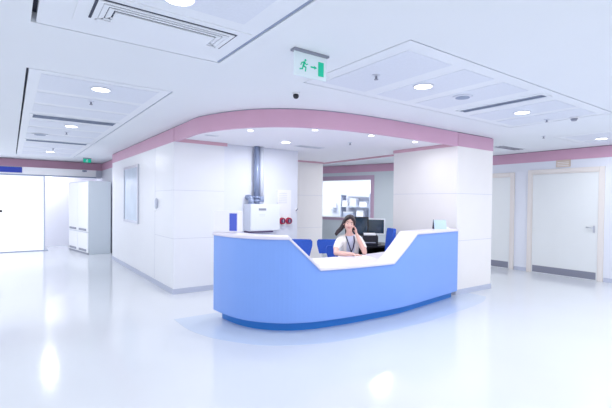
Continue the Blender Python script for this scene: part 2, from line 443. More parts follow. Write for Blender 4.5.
# right column
UE = 7.011
w = struct('wall_column', box(nb(), UC, UE, VB, 5.44, 0, BZ), M['cream'])
b = nb()
for g in (G1, G2):
    box(b, UC-.0015, UC, VB-.0015, 5.44, g-.003, g+.003); box(b, UC, UE, VB-.0015, VB, g-.003, g+.003)
obj('panel_joint', b, M['joint'], w)
struct('trim_9', box(nb(), UC+.002, UE+.004, VB-.004, 5.40, BZ, CZ-.012), M['pink'])
struct('trim_10', box(nb(), UC+.014, UE-.01, VB+.01, 5.39, CZ-.012, CZ), M['groove'])  # painted shadow line above the column band
struct('trim_11', box(nb(), UC-.012, UC+.001, VB+.05, 5.445, BZ, SZ-.001), M['pinkline'])
struct('baseboard_column', box(box(nb(), UC-.012, UC-.0005, VB, 5.44, 0, .085), UC, UE, VB-.012, VB-.0005, 0, .085), M['skirting'])

# right wall with two doors
w = struct('wall_right', box(nb(), UR, UR+.2, -4, 7.1, 0, BZ), M['bluewall'])
struct('trim_12', box(nb(), UR-.006, UR+.2, -4, 7.1, BZ, CZ-.010), M['pink'])
struct('trim_13', box(nb(), UR+.01, UR+.19, -4, 7.1, CZ-.010, CZ), M['groove'])  # dark strip standing for shade between right band and ceiling
struct('baseboard_right', box(box(box(nb(), UR-.012, UR-.0005, 4.65, 4.93, 0, .085), UR-.012, UR-.0005, -4, 3.15, 0, .085), UR-.012, UR-.0005, 6.32, 7.0, 0, .085), M['skirting'])
def wall_door(name, v0, v1, top, split, handle_v):
    t = thing(name, loc=(UR, v0, 0), kind='structure'); fwid = .085; W = v1-v0
    b = nb(); box(b, -.03, -.001, 0, fwid, 0, top, .004); box(b, -.03, -.001, W-fwid, W, 0, top, .004); box(b, -.03, -.001, fwid, W-fwid, top-fwid, top, .004)
    obj('door_frame', b, M['doorframe'], t)
    b = nb(); box(b, -.016, -.001, fwid, fwid+.02, 0, top-fwid); box(b, -.016, -.001, W-fwid-.02, W-fwid, 0, top-fwid); box(b, -.016, -.001, fwid+.02, W-fwid-.02, top-fwid-.02, top-fwid)
    obj('door_stop', b, M['doorframe'], t)
    a0, a1 = fwid+.02, W-fwid-.02
    segs = [(a0, a1)] if not split else [(a0, a0+split-.002), (a0+split+.002, a1)]
    for s0, s1 in segs:
        lf = obj('door_leaf', box(nb(), -.010, -.001, s0+.003, s1-.003, .008, top-fwid-.024), M['doorleaf'], t)
        obj('kick_plate', box(nb(), -.0125, -.0105, s0+.02, s1-.02, .02, .165), M['kick'], lf, label='grey metal kick plate')
    if handle_v is not None:
        h = nb(); y = handle_v-v0
        for zz in (1.06,):
            box(h, -.018, -.0105, y-.018, y+.018, zz-.10, zz+.04, .002); cyl(h, (-.0185, y, zz), (-.05, y, zz), .010, n=12)
            cyl(h, (-.05, y-.006, zz), (-.05, y+.13, zz), .010, n=12)
        cyl(h, (-.0185, y, 1.0), (-.03, y, 1.0), .012, n=12)
        obj('door_handle', h, M['steel'], t, label='steel lever handle')
    return t
wall_door('door_1', 3.16, 4.64, 2.28, None, 3.33)
wall_door('door_2', 4.94, 6.30, 2.25, None, None)
t = thing('door_number_plate', 'small beige number plate above the wide door on the right wall', 'sign', (UR-.0065, 3.92, 2.33))
obj('plate', box(nb(), -.012, 0, -.14, .14, -.02, .13, .003), M['notice'], t)
b = nb()
for k in range(3): box(b, -.0145, -.0125, -.11, .11, .005+k*.035, .015+k*.035)
obj('printed_lines', b, M['white'], t)

# oblique wall with interior window, beyond the station
A = Vector((8.32, 10.6)); B = Vector((9.09, 8.30)); dr = (B-A).normalized()
ang = math.atan2(dr.y, dr.x)          # local x runs from A to B, local y outwards (away from camera side is +y)
t = thing('wall_corridor', loc=(A.x, A.y, 0), rz=ang, kind='structure')
w0, w1, z0, z1 = -2.4, 1.70, 1.06, 2.22
yb, yf = .15, 0
b = nb(); Lx = 3.68
box(b, -4.0, Lx, 0, .15, 0, z0); box(b, -4.0, Lx, 0, .15, z1, BZ); box(b, -4.0, w0, 0, .15, z0, z1); box(b, w1, Lx, 0, .15, z0, z1)
obj('wall_surface', b, M['greenwall'], t)
obj('pink_band', box(nb(), -4, Lx, -.006, .15, BZ, CZ-.01), M['pink'], t)
wn = thing('window_1', loc=(A.x, A.y, 0), rz=ang, kind='structure')
b = nb(); F_ = .11
box(b, w0-.1, w1+F_, -.02, -.001, z1, z1+F_+.02); box(b, w1, w1+F_, -.02, -.001, z0-.10, z1); box(b, w0-.1, w1, -.02, -.001, z0-.10, z0)
obj('window_frame', b, M['mauve'], wn)
obj('window_pane', box(nb(), w0, w1, .06, .068, z0, z1), M['glass'], wn)
obj('window_sill', box(nb(), w0, w1+F_, -.05, -.021, z0-.02, z0+.0, .003), M['cream'], wn)
# room behind that window
r_ = thing('wall_ward', loc=(A.x, A.y, 0), rz=ang, kind='structure')
b = nb(); box(b, -4, 3.6, 2.6, 2.7, 0, 2.6)
obj('wall_surface', b, M['farwall'], r_)
def local(x, y, z=0):
    p = A+dr*x+Vector((-dr.y, dr.x))*y; return (p.x, p.y, z)

# left corridor end
struct('wall_recess', box(nb(), 2.40, 3.0, 11.492, 16, 0, BZ), M['bluewall'])
struct('trim_14', box(nb(), 2.396, 2.9, 11.5, 14.59, BZ, CZ-.01), M['pink'])
struct('trim_15', box(nb(), -4, 2.40, 14.62, 14.8, BZ, CZ-.01), M['pink'])
struct('wall_end', box(box(nb(), -4, 2.398, 14.63, 14.8, 2.2, BZ), -4, -1.4, 14.63, 14.8, 0, 2.2), M['bluewall'])
struct('wall_far', box(nb(), -4, 2.399, 15.6, 15.75, 0, CZ), M['farwall'])
d = thing('door_3', loc=(-.5, 14.3, 0), kind='structure')
hd = obj('header_rail', box(nb(), -2.5, 2.68, 0, .33, 2.20, 2.435, .006), M['white'], d)
obj('rail_lip', box(nb(), -2.5, 2.68, -.006, 0, 2.19, 2.225), M['gapgrey'], hd)
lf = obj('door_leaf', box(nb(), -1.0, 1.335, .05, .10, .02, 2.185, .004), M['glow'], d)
obj('leaf_edge', box(nb(), 1.30, 1.34, .035, .049, .02, 2.18), M['skirting'], lf)
obj('bottom_rail', box(nb(), -1.0, 1.42, .03, .115, .0, .019), M['gapgrey'], lf)
obj('door_handle', box(nb(), .24, .32, .02, .049, 1.14, 1.20, .008), M['black'], lf, label='dark door pull')
t = thing('wall_sign', 'blue rectangular sign mounted on the sliding door header', 'sign', (-.8, 14.299, 2.345))
obj('sign_plate', box(nb(), 0, 1.08, -.02, 0, -.08, .075, .004), M['signblue'], t)
obj('sign_edge', box(nb(), 0, 1.08, -.012, 0, .0755, .085), M['gapgrey'], t)
t = thing('door_sensor', 'tiny grey motion sensor on the right end of the sliding door header', 'sensor', (1.86, 14.299, 2.40))
obj('body', box(nb(), -.06, .06, -.04, 0, -.03, .02, .008), M['gapgrey'], t)
obj('lens', sph(nb(), (0, -.042, -.005), .012, n=12), M['black'], t)

# lockers at the end of the corridor
t = thing('locker_cabinet', 'tall white locker cabinet with grey side, at the end of the left corridor', 'cabinet', (1.735, 12.66, 0), math.radians(9.5))
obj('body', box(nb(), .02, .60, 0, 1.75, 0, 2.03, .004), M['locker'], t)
obj('plinth', box(nb(), .0, .0195, .01, 1.74, 0, .04), M['grey'], t)
for k, (y0, y1) in enumerate(((.02, .86), (.89, 1.73))):
    for z0_, z1_, hz in ((.05, .60, .11), (.62, 2.01, .68)):
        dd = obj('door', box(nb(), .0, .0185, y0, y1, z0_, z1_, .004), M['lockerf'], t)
        obj('handle', box(nb(), -.018, -.0005, y0+.12, y1-.12, hz-.03, hz+.03, .005), M['grey'], dd)

# framed board and dispenser on left wall
t = thing('framed_board', 'tall silver framed glass board hanging on the left white wall', 'board', (UL-.0005, 8.80, 1.03))
W_, H_ = 1.28, 1.22; fb = .055
b = nb(); box(b, -.03, 0, 0, W_, 0, fb, .004); box(b, -.03, 0, 0, W_, H_-fb, H_, .004); box(b, -.03, 0, 0, fb, fb, H_-fb, .004); box(b, -.03, 0, W_-fb, W_, fb, H_-fb, .004)
obj('frame', b, M['steel'], t)
obj('glass_panel', box(nb(), -.012, -.0, fb, W_-fb, fb, H_-fb), M['boardpic'], t)
t = thing('hand_sanitizer', 'small oval grey dispenser on the left wall near the column edge', 'dispenser', (UL-.001, 7.5, 1.46))
obj('body', box(nb(), -.05, 0, -.04, .04, -.10, .09, .018), M['cabside'], t)
obj('nozzle', cyl(nb(), (-.03, 0, -.145), (-.03, 0, -.121), .012, n=12), M['white'], t)

# ------------------------------------------------------------------ reception desk
dk = [(2.12, 4.97), (2.135, 4.74), (2.19, 4.435), (2.314, 4.182), (2.549, 3.945), (2.851, 3.812), (3.225, 3.748), (3.70, 3.712), (4.33, 3.712), (5.0, 3.80), (5.80, 3.915)]
DK = catmull(dk, 8)
# arc length
s_acc = [0]
for a, b_ in zip(DK, DK[1:]): s_acc.append(s_acc[-1]+(b_-a).length)
def s_at(x):
    for i, p in enumerate(DK):
        if p.x >= x and i > 20: return s_acc[i]
    return s_acc[-1]
HI, LO, TH = 1.108, .742, .035
sk = [(0, HI), (s_at(2.56), HI), (s_at(2.905), LO), (s_at(4.06), LO), (s_at(4.56), HI), (s_acc[-1], HI)]
# resample with exact knees
def pt_at(s):
    for i in range(len(s_acc)-1):
        if s <= s_acc[i+1]+1e-9:
            t_ = (s-s_acc[i])/max(1e-9, s_acc[i+1]-s_acc[i]); return DK[i].lerp(DK[i+1], t_)
    return DK[-1]
svals = sorted(set([round(s_acc[-1]*i/90, 4) for i in range(91)]+[round(k[0], 4) for k in sk]))
svals[-1] = s_acc[-1]
DP = [pt_at(s_) for s_ in svals]
def hgt(s_):
    for (a, ha), (b2, hb) in zip(sk, sk[1:]):
        if s_ <= b2+1e-4: return ha+(hb-ha)*min(1, max(0, (s_-a)/(b2-a)))
    return HI
H = [hgt(s_) for s_ in svals]
desk = thing('reception_desk', 'curved blue reception desk with white top, dipping low in the middle', 'desk', (0, 0, 0))
obj('base_board', ribbon(nb(), DP, .002, .14, .1151, .13), M['blue'], desk)
obj('front_panel', ribbon(nb(), DP, 0, .04, .1301, lambda i: H[i]-TH), M['blue'], desk, smooth=False)
obj('plinth', ribbon(nb(), DP[1:], .10, .13, 0, .1149), M['plinth'], desk, label='darker blue plinth')
bt = nb()
Ls = svals
Nn = normals(DP)
rings = []
for i, p in enumerate(DP):
    wdt = .27
    a = p-Nn[i]*.022; c = p+Nn[i]*wdt; z = H[i]; r = .008
    a2 = p-Nn[i]*.014
    rings.append([(a.x, a.y, z-TH+r), (a2.x, a2.y, z-TH), (c.x, c.y, z-TH), (c.x, c.y, z), (a2.x, a2.y, z), (a.x, a.y, z-r)])
loft(bt, rings)
obj('counter_top', bt, M['trim'], desk, label='white counter top with rounded edge')
# inner work surface following the desk
idx = [i for i in range(len(DP)) if True]
def off(i, d_): q = DP[i]+Nn[i]*d_; return q
b = nb(); rings = []
for i in range(len(DP)):
    a = off(i, .045 if H[i] > LO+.05 else .271); c = off(i, .76)
    rings.append([(a.x, a.y, LO-TH), (c.x, c.y, LO-TH), (c.x, c.y, LO-.001), (a.x, a.y, LO-.001)])
loft(b, rings)
obj('work_surface', b, M['trim'], desk)
# inner liner of raised counters, end panels
for lo_, hi_, nm in ((0, sk[2][0], 'inner_panel'), (sk[3][0], s_acc[-1], 'inner_panel')):
    ii = [i for i, s_ in enumerate(svals) if lo_-.001 <= s_ <= hi_+.001 and H[i] > LO+.03]
    sub = [DP[i] for i in ii]; hh = [H[i] for i in ii]
    obj(nm, ribbon(nb(), sub, .24, .26, LO+.001, lambda k: hh[k]-TH-.001), M['trim'], desk)
for i in (0, len(DP)-1):
    s1 = .012 if i == 0 else -.012
    d_ = Vector((-Nn[i].y, Nn[i].x))
    a = off(i, .16); c = off(i, .74); e_ = Vector((Nn[i].y, -Nn[i].x))*(.03 if i == 0 else -.03)
    b = nb(); prism(b, [(a.x, a.y), (c.x, c.y), ((c+e_).x, (c+e_).y), ((a+e_).x, (a+e_).y)], 0.0, LO-TH-.001)
    obj('end_panel', b, M['trim'], desk)

# things on the counter ------------------------------------------------------
q = thing('display_box', 'white box with a blue panel on the left end of the reception counter', 'box', (2.30, 4.93, HI+.0005), math.radians(-48))
obj('body', box(nb(), -.165, .165, -.09, .09, 0, .275, .006), M['white'], q)
obj('blue_panel', box(nb(), .055, .155, -.0935, -.0905, .022, .245), M['boxblue'], q, label='periwinkle blue panel')
t = thing('table_card', 'pale blue standing card with dark edge on the right counter end', 'card', (5.50, 4.05, HI+.0005), math.radians(-38))
b = nb()
vs = [b.verts.new(p) for p in ((-.09, -.05, 0), (-.09, 0, .14), (-.09, .05, 0), (.10, -.05, 0), (.10, 0, .14), (.10, .05, 0))]
for f_ in ((0, 1, 4, 3), (1, 2, 5, 4), (0, 3, 5, 2)): b.faces.new([vs[k] for k in f_])
b.faces.new((vs[0], vs[2], vs[1])); b.faces.new((vs[3], vs[4], vs[5]))
obj('card', b, M['tent'], t)
b = nb(); vs = [b.verts.new(p) for p in ((-.096, -.054, 0), (-.096, 0, .15), (-.096, .054, 0), (-.091, -.054, 0), (-.091, 0, .15), (-.091, .054, 0))]
for f_ in ((0, 1, 4, 3), (1, 2, 5, 4), (0, 3, 5, 2)): b.faces.new([vs[k] for k in f_])
b.faces.new((vs[0], vs[2], vs[1])); b.faces.new((vs[3], vs[4], vs[5]))
obj('end_face', b, M['lanyard'], t, label='dark blue end face')
obj('stack', box(nb(), .105, .14, -.04, .03, 0, .03), M['paper'], t)

# papers in front of the woman
def sheet(x, y, w_, h_, rz, z, label):
    t = thing('notepad', label, 'notepad', (x, y, z), rz)
    obj('cover', box(nb(), -w_/2, w_/2, -h_/2, h_/2, 0, .006), M['paper'], t)
    obj('page', box(nb(), -w_/2+.008, w_/2-.008, -h_/2+.008, h_/2-.008, .0065, .010), M['white'], t)
sheet(4.02, 4.21, .21, .29, math.radians(-20), LO+.0005, 'open white notepad under the woman\'s hand on the low desk')

# return desk with screens ---------------------------------------------------
t = thing('side_desk', 'dark side desk behind the counter that carries the two monitors', 'desk', (5.32, 5.47, 0))
obj('top', box(nb(), -.46, .60, -.26, .38, LO-.03, LO, .004), M['black'], t)
obj('back_panel', box(nb(), -.44, .58, .34, .37, 0, LO-.0305), M['black'], t)
for x in (-.44, .55): obj('side_panel', box(nb(), x, x+.03, -.2, .339, 0, LO-.0305), M['black'], t)
def monitor(x, y, rz, label, w_=.43, h_=.33, m=None, tilt=0):
    t = thing('computer_monitor', label, 'monitor', (x, y, LO+.0005), rz, 'monitors on the side desk')
    obj('base', cyl(nb(), (0, 0, 0), (0, 0, .015), .11, .10, n=28), M['black'], t)
    obj('stand', box(nb(), -.03, .03, .03, .055, .0155, .30, .005), M['black'], t)
    z0_ = .175
    b = nb(); bz = .022
    box(b, -w_/2, w_/2, 0, .028, z0_, z0_+bz, .003); box(b, -w_/2, w_/2, 0, .028, z0_+h_-bz, z0_+h_, .003)
    box(b, -w_/2, -w_/2+bz, 0, .028, z0_+bz, z0_+h_-bz, .003); box(b, w_/2-bz, w_/2, 0, .028, z0_+bz, z0_+h_-bz, .003)
    obj('bezel', b, m or M['cabfront'], t)
    obj('screen', box(nb(), -w_/2+bz, w_/2-bz, .008, .026, z0_+bz, z0_+h_-bz), M['screen'], t)
monitor(5.54, 5.48, math.radians(-42), 'flat monitor with a silver frame and dark screen, right of the woman', w_=.345, h_=.30)
monitor(5.22, 5.65, math.radians(-46), 'black framed monitor partly behind the silver one, beside the woman\'s head', m=M['black'])
t = thing('printer', 'black printer with white paper in its tray, below the silver monitor', 'printer', (5.20, 5.33, LO+.0005), math.radians(-40))
obj('body', box(nb(), -.17, .17, -.10, .10, 0, .19, .012), M['black'], t)
obj('paper_tray', box(nb(), -.10, .12, -.17, -.101, .06, .075, .003), M['grey'], t)
obj('paper_stack', box(nb(), -.08, .13, -.085, .07, .1905, .225, .003), M['paper'], t)
obj('control_panel', box(nb(), -.15, -.10, -.105, -.1005, .12, .17), M['grey'], t)

# ------------------------------------------------------------------ chairs
def make_chair(label, loc, rz, seat=.46, top=.88, w_=.43, group='blue office chairs behind the desk'):
    t = thing('office_chair', label, 'chair', loc, rz, group)
    # back, slightly wider at the top, curved
    b = nb(); rings = []
    for k in range(9):
        q_ = k/8; z = seat+.12+(top-seat-.12)*q_; ww = (w_*.40+(w_*.10)*min(1, q_*1.6))
        if q_ > .9: ww -= .025*((q_-.9)/.1)
        y = .20+.05*q_
        ring = []
        for j in range(9):
            x = -ww+2*ww*j/8; ring.append((x, y-.03*(1-(x/ww)**2)*-1, z))
        for j in range(8, -1, -1):
            x = -ww+2*ww*j/8; ring.append((x, y+.045+.03*(1-(x/ww)**2), z))
        rings.append(ring)
    loft(b, rings); obj('backrest', b, M['chair'], t, smooth=False)
    obj('seat', box(nb(), -.225, .225, -.24, .20, seat-.06, seat, .025), M['chair'], t)
    b = nb(); tube(b, [(0, .05, seat-.075), (0, .30, seat-.05), (0, .315, seat+.22)], .018); obj('back_support', b, M['black'], t)
    obj('gas_lift', cyl(nb(), (0, 0, .09), (0, 0, seat-.061), .025, n=14), M['black'], t)
    for k in range(5):
        a = 2*PI*k/5+.3; c_, s_ = math.cos(a), math.sin(a)
        l_ = obj('leg', cyl(nb(), (.02*c_, .02*s_, .10), (.26*c_, .26*s_, .065), .022, .014, n=10), M['black'], t)
        obj('caster', cyl(nb(), (.26*c_-.02*s_, .26*s_+.02*c_, .026), (.26*c_+.02*s_, .26*s_-.02*c_, .026), .026, n=16), M['black'], l_)
    return t
c0 = make_chair('blue office chair left of the woman, just past the sloping counter edge', (3.93, 5.66, 0), math.radians(-38), top=.86)
make_chair('blue office chair directly behind the woman\'s shoulder', (4.57, 5.66, 0), math.radians(-38), top=.83)
make_chair('low blue office chair the woman is sitting on', (4.28, 4.95, 0), math.radians(-27), seat=.42, top=.80)
make_chair('blue office chair turned sideways beside the silver monitor', (4.97, 4.92, 0), math.radians(-122), seat=.50, top=1.08)

# ------------------------------------------------------------------ fittings on the duct wall
t = thing('electrical_cabinet', 'pale enamel wall cabinet behind the counter, under the grey conduits', 'cabinet', (3.43, 6.45, .98))
obj('body', box(nb(), 0, .60, .0, .249, 0, .485, .004), M['cabside'], t)
dd = obj('door', box(nb(), .0, .60, -.012, -.0005, .012, .485, .003), M['cabfront'], t)
obj('label_plate', box(nb(), .16, .31, -.015, -.0125, .37, .41), M['grey'], dd)
obj('vent_lines', box(box(nb(), .17, .29, -.0145, -.0125, .27, .278), .17, .29, -.0145, -.0125, .295, .303), M['cabside'], dd)
obj('bottom_strip', box(nb(), -.02, .46, -.016, .2, -.022, -.0005), M['purple'], t, label='dark purple strip along the bottom')
t = thing('conduit', 'pair of tall blue-grey conduits rising from the wall cabinet to the ceiling', 'pipe', (3.70, 6.62, 1.4655))
b = nb(); tube(b, [(-.055, 0, 0), (-.055, 0, SZ-1.4665)], .052, n=18); obj('pipe', b, M['duct'], t)
b = nb(); tube(b, [(.045, 0.01, 0), (.045, 0.01, SZ-1.4665)], .042, n=18); obj('pipe', b, M['cabside'], t)
for z in (.06, .12): obj('coupling', cyl(nb(), (-.055, 0, z-.02), (-.055, 0, z+.02), .062, n=20), M['duct'], t)
obj('coupling', cyl(nb(), (.045, .01, .04), (.045, .01, .14), .052, n=20), M['duct'], t)
t = thing('pipe_elbow', 'short blue-grey pipe elbow on top of the wall cabinet, left of the conduits', 'pipe', (3.50, 6.56, 1.4655))
b = nb(); tube(b, [(0, 0, 0), (0, 0, .09), (-.01, .03, .12), (-.01, .13, .12)], .048, n=16); obj('pipe', b, M['duct'], t)
obj('flange', cyl(nb(), (0, 0, 0.001), (0, 0, .02), .062, n=20), M['duct'], t)
t = thing('alarm_panel', 'white wall panel with thin text lines above two red gauges', 'panel', (4.13, 6.7003, 1.22))
obj('plate', box(nb(), 0, .31, -.02, 0, -.17, .52, .004), M['white'], t)
b = nb()
for k in range(6): box(b, .03, .21, -.0225, -.0205, .27+k*.036, .276+k*.036)
obj('text_lines', b, M['joint'], t)
for x, l in ((4.225, 'left'), (4.375, 'right')):
    t = thing('pressure_gauge', 'round dark red gauge on the white wall, the %s one of two' % l, 'gauge', (x, 6.6785, 1.145), 0, 'red gauges on the duct wall')
    obj('rim', cyl(nb(), (0, -.0, 0), (0, -.05, 0), .066, .06, n=28), M['red'], t)
    obj('dial', cyl(nb(), (0, -.051, 0), (0, -.055, 0), .042, n=24), M['purple'], t)
    obj('needle', box(nb(), -.004, .004, -.058, -.0555, -.03, .03), M['sleeve'], t)
t = thing('wall_thermostat', 'tiny dark tilted sensor on the wall corner right of the gauges', 'thermostat', (4.585, 6.699, 1.355))
obj('base', box(nb(), -.045, .012, -.012, 0, -.035, .035, .003), M['white'], t)
b2 = nb(); cyl(b2, (-.035, -.024, -.02), (.008, -.024, .022), .011, n=12); obj('lever', b2, M['grey'], t)

# behind the far window: dispenser, bright bed and shelves
t = thing('wall_dispenser', 'small pale dispenser seen through the far window, near its left side', 'dispenser', local(-1.18, 2.595, 1.30), ang)
obj('body', box(nb(), -.10, .10, -.10, 0, 0, .22, .02), M['white'], t)
obj('tray', box(nb(), -.11, .11, -.13, 0, -.09, -.06, .008), M['skirting'], t)
t = thing('storage_shelf', 'pale equipment shelf standing behind the far window', 'shelf', local(-.02, 2.3, 0), ang)
for x in (-.6, .6): obj('upright', box(nb(), x-.015, x+.015, -.2, .2, 0, 1.85), M['skirting'], t)
for z in (.5, .9, 1.35, 1.8): obj('shelf_board', box(nb(), -.584, .584, -.2, .2, z, z+.025), M['cabside'], t)
for k, (x, z, w_, h_, c_) in enumerate(((-.45, 1.376, .2, .22, 'white'), (-.1, 1.376, .28, .3, 'cabside'), (.33, 1.376, .3, .18, 'white'), (-.3, .926, .4, .25, 'skirting'), (.2, .926, .3, .3, 'white'))):
    o = thing('storage_box', ('pale box on the shelf behind the far window, %s' % ('upper board, left', 'upper board, middle', 'upper board, right', 'lower board, left', 'lower board, right')[k]), 'box', local(-.02+x, 2.25, z), ang, 'boxes on the far shelf')
    obj('carton', box(nb(), -w_/2, w_/2, -.12, .12, 0, h_-.03, .004), M[c_], o)
    obj('lid', box(nb(), -w_/2-.004, w_/2+.004, -.124, .124, h_-.0295, h_, .004), M['white'], o)

# ------------------------------------------------------------------ the receptionist
def skin_mesh(nodes, edges, root, subs=2):
    """tapering limbs: overlapping ellipsoids along every bone, to be fused by remesh()"""
    b = nb()
    for i, j in edges:
        p, r = nodes[i]; q_, r2 = nodes[j]; p = Vector(p); q_ = Vector(q_)
        r = r if isinstance(r, tuple) else (r, r); r2 = r2 if isinstance(r2, tuple) else (r2, r2)
        n = max(4, int((q_-p).length/.016))
        for k in range(n+1):
            t = k/n; a0 = r[0]+(r2[0]-r[0])*t; a1 = r[1]+(r2[1]-r[1])*t; am = min(a0, a1)
            sph(b, p.lerp(q_, t), am, a0/am, a1/am, 1, n=18)
    return b
def remesh(bm, vox, smooth=0):
    me = bpy.data.meshes.new('tmp'); bm.to_mesh(me); bm.free(); o = bpy.data.objects.new('tmp', me); C.objects.link(o)
    md = o.modifiers.new('r', 'REMESH'); md.mode = 'VOXEL'; md.voxel_size = vox; md.use_smooth_shade = True
    if smooth:
        sm = o.modifiers.new('s', 'SMOOTH'); sm.iterations = smooth; sm.factor = .5
    dg = bpy.context.evaluated_depsgraph_get(); ev = o.evaluated_get(dg)
    m2 = bpy.data.meshes.new_from_object(ev, depsgraph=dg); b = nb(); b.from_mesh(m2)
    bpy.data.objects.remove(o); bpy.data.meshes.remove(me); bpy.data.meshes.remove(m2)
    for f_ in b.faces: f_.smooth = True
    seen = set(); comps = []
    for v in b.verts:
        if v in seen: continue
        st = [v]; seen.add(v); comp = []
        while st:
            x = st.pop(); comp.append(x)
            for e in x.link_edges:
                y = e.other_vert(x)
                if y not in seen: seen.add(y); st.append(y)
        comps.append(comp)
    comps.sort(key=len, reverse=True)
    print('remesh comps', [len(c) for c in comps][:8])
    for c in comps[1:]:
        bmesh.ops.delete(b, geom=c, context='VERTS')
    return b
# local frame: x = her left, -y = forward, z up ; thing placed and turned
PO = (4.20, 4.74); PR = math.radians(-27)
woman = thing('person', 'dark-haired woman in a white top with a lanyard, seated at the desk, hand on cheek', 'person', (PO[0], PO[1], 0), PR)
def W2L(u, v, z):   # world to her frame
    dx, dy = u-PO[0], v-PO[1]; c_, s_ = math.cos(-PR), math.sin(-PR)
    return (dx*c_-dy*s_, dx*s_+dy*c_, z)
HC = Vector((-.035, -.20, 1.195))        # head centre
rE = W2L(3.80, 4.54, .779); rH = W2L(3.965, 4.36, .772)
lE = W2L(4.225, 4.40, .780); lW = HC+Vector((.098, -.055, -.150)); 
nodes = []; edges = []
def nd(p, r, par=None):
    nodes.append((tuple(p), r)); i = len(nodes)-1
    if par is not None: edges.append((par, i))
    return i
def chain(par, pts):
    for p, r in pts: par = nd(p, r, par)
    return par
pel = nd((0, 0, .55), (.15, .11))
ch = chain(pel, [((0, -.02, .68), (.125, .095)), ((0, -.055, .82), (.135, .10)), ((-.005, -.10, .93), (.135, .09))])
nk = chain(ch, [((-.01, -.125, 1.01), (.07, .055)), ((-.02, -.145, 1.06), .045), ((-.03, -.17, 1.12), .045)])
rs = chain(ch, [((-.135, -.10, .965), .050), (((-.165+rE[0])/2-.02, (-.10+rE[1])/2, .86), .043), (rE, .036), (((rE[0]+rH[0])/2, (rE[1]+rH[1])/2, .776), .033), (rH, .024)])
lsx = chain(ch, [((.130, -.10, .965), .050), (((.15+lE[0])/2+.02, (-.1+lE[1])/2, .865), .043), (lE, .036), ((Vector(lE)+lW)*.5, .033), (tuple(lW), .023)])
for s_ in (-1, 1):
    chain(pel, [((s_*.09, -.06, .52), .085), ((s_*.11, -.28, .53), .075), ((s_*.12, -.42, .51), .058), ((s_*.12, -.42, .30), .052), ((s_*.12, -.40, .10), .036), ((s_*.12, -.47, .05), .036), ((s_*.12, -.55, .035), .03)])
body = skin_mesh(nodes, edges, pel)
def hand(bm, wrist, direction, palm_n, thumb_side, curl=.25, s_=1.0):
    """palm box, four bent fingers, thumb out of the side of the palm"""
    d = Vector(direction).normalized(); n = Vector(palm_n); n = (n-d*n.dot(d)).normalized(); sd = n.cross(d)*thumb_side
    w = Vector(wrist)
    b2 = nb(); bmesh.ops.create_cube(b2, size=1)
    rot = Matrix((sd, d, n)).transposed().to_4x4()
    bmesh.ops.transform(b2, matrix=Matrix.Translation(w+d*.045*s_) @ rot @ Matrix.Diagonal((.074*s_, .095*s_, .026*s_, 1)), verts=b2.verts)
    bmesh.ops.bevel(b2, geom=b2.edges[:], offset=.010, segments=3, affect='EDGES'); merge(bm, b2)
    for k, ln in enumerate((.068, .078, .072, .056)):
        o_ = w+d*.085*s_+sd*(.028-.0185*k)*s_
        p1 = o_+(d*math.cos(curl)+n*math.sin(curl))*ln*.5*s_
        p2 = p1+(d*math.cos(curl*2.4)+n*math.sin(curl*2.4))*ln*.5*s_
        cyl(bm, o_-d*.012, p1, .0088*s_, .0082*s_, n=10); sph(bm, p1, .0084*s_, n=10); cyl(bm, p1, p2, .0082*s_, .0070*s_, n=10); sph(bm, p2, .0072*s_, n=10)
    t0 = w+d*.02*s_+sd*.030*s_; t1_ = t0+(d*.55+sd*.75+n*.2).normalized()*.036*s_; t2_ = t1_+(d*.9+sd*.3+n*.3).normalized()*.030*s_
    cyl(bm, t0, t1_, .012*s_, .010*s_, n=10); sph(bm, t1_, .010*s_, n=10); cyl(bm, t1_, t2_, .0098*s_, .008*s_, n=10); sph(bm, t2_, .008*s_, n=10)
dR = (Vector(rH)-Vector(rE)); dR.z = 0
hand(body, Vector(rH)+Vector((0, 0, -.004)), dR.normalized()*1+Vector((0, 0, -.03)), (0, 0, -1), 1, .22, .95)
cheek = HC+Vector((.074, -.045, -.045))
hand(body, lW, (cheek-lW).normalized()+Vector((0, 0, .3)), (-1, .0, 0.1), 1, .3, .86)
# head: skull, jaw, face
rh = Matrix.Rotation(math.radians(-12), 4, 'Z') @ Matrix.Rotation(math.radians(9), 4, 'Y')
def hp(x, y, z): return HC+(rh @ Vector((x, y, z)))
sph(body, hp(0, .015, .03), .084, .90, 1.10, 1.03, n=28, mtx=rh)
sph(body, hp(0, -.022, -.03), .070, .88, .98, 1.12, n=24, mtx=rh)
sph(body, hp(0, -.050, -.082), .033, 1.0, .95, .8, n=16, mtx=rh)
cyl(body, hp(0, -.083, .012), hp(0, -.106, -.026), .008, .013, n=12); sph(body, hp(0, -.104, -.028), .0125, n=12)
for s_ in (-1, 1):
    sph(body, hp(s_*.079, .008, -.008), .024, .35, .8, 1.25, n=14, mtx=rh)
    sph(body, hp(s_*.040, -.062, -.028), .024, n=14)
body = remesh(body, .005, 2)
bo = obj('body', body, M['skin'], woman, smooth=True)
# facial features
for s_ in (-1, 1):
    e = obj('eye', sph(nb(), hp(s_*.030, -.079, .004), .0115, 1.15, .5, .45, n=14, mtx=rh), M['paper'], woman)
    obj('iris', sph(nb(), hp(s_*.030, -.0845, .004), .0062, 1, .5, 1, n=10, mtx=rh), M['hair'], e)
    b = nb(); tube(b, [hp(s_*.014, -.087, .024), hp(s_*.030, -.087, .030), hp(s_*.047, -.077, .024)], .0032, n=8); obj('eyebrow', b, M['hair'], woman)
b = nb(); tube(b, [hp(-.022, -.088, -.050), hp(-.010, -.0945, -.057), hp(.010, -.0945, -.057), hp(.022, -.088, -.050)], .0045, n=8); obj('mouth', b, M['lips'], woman)
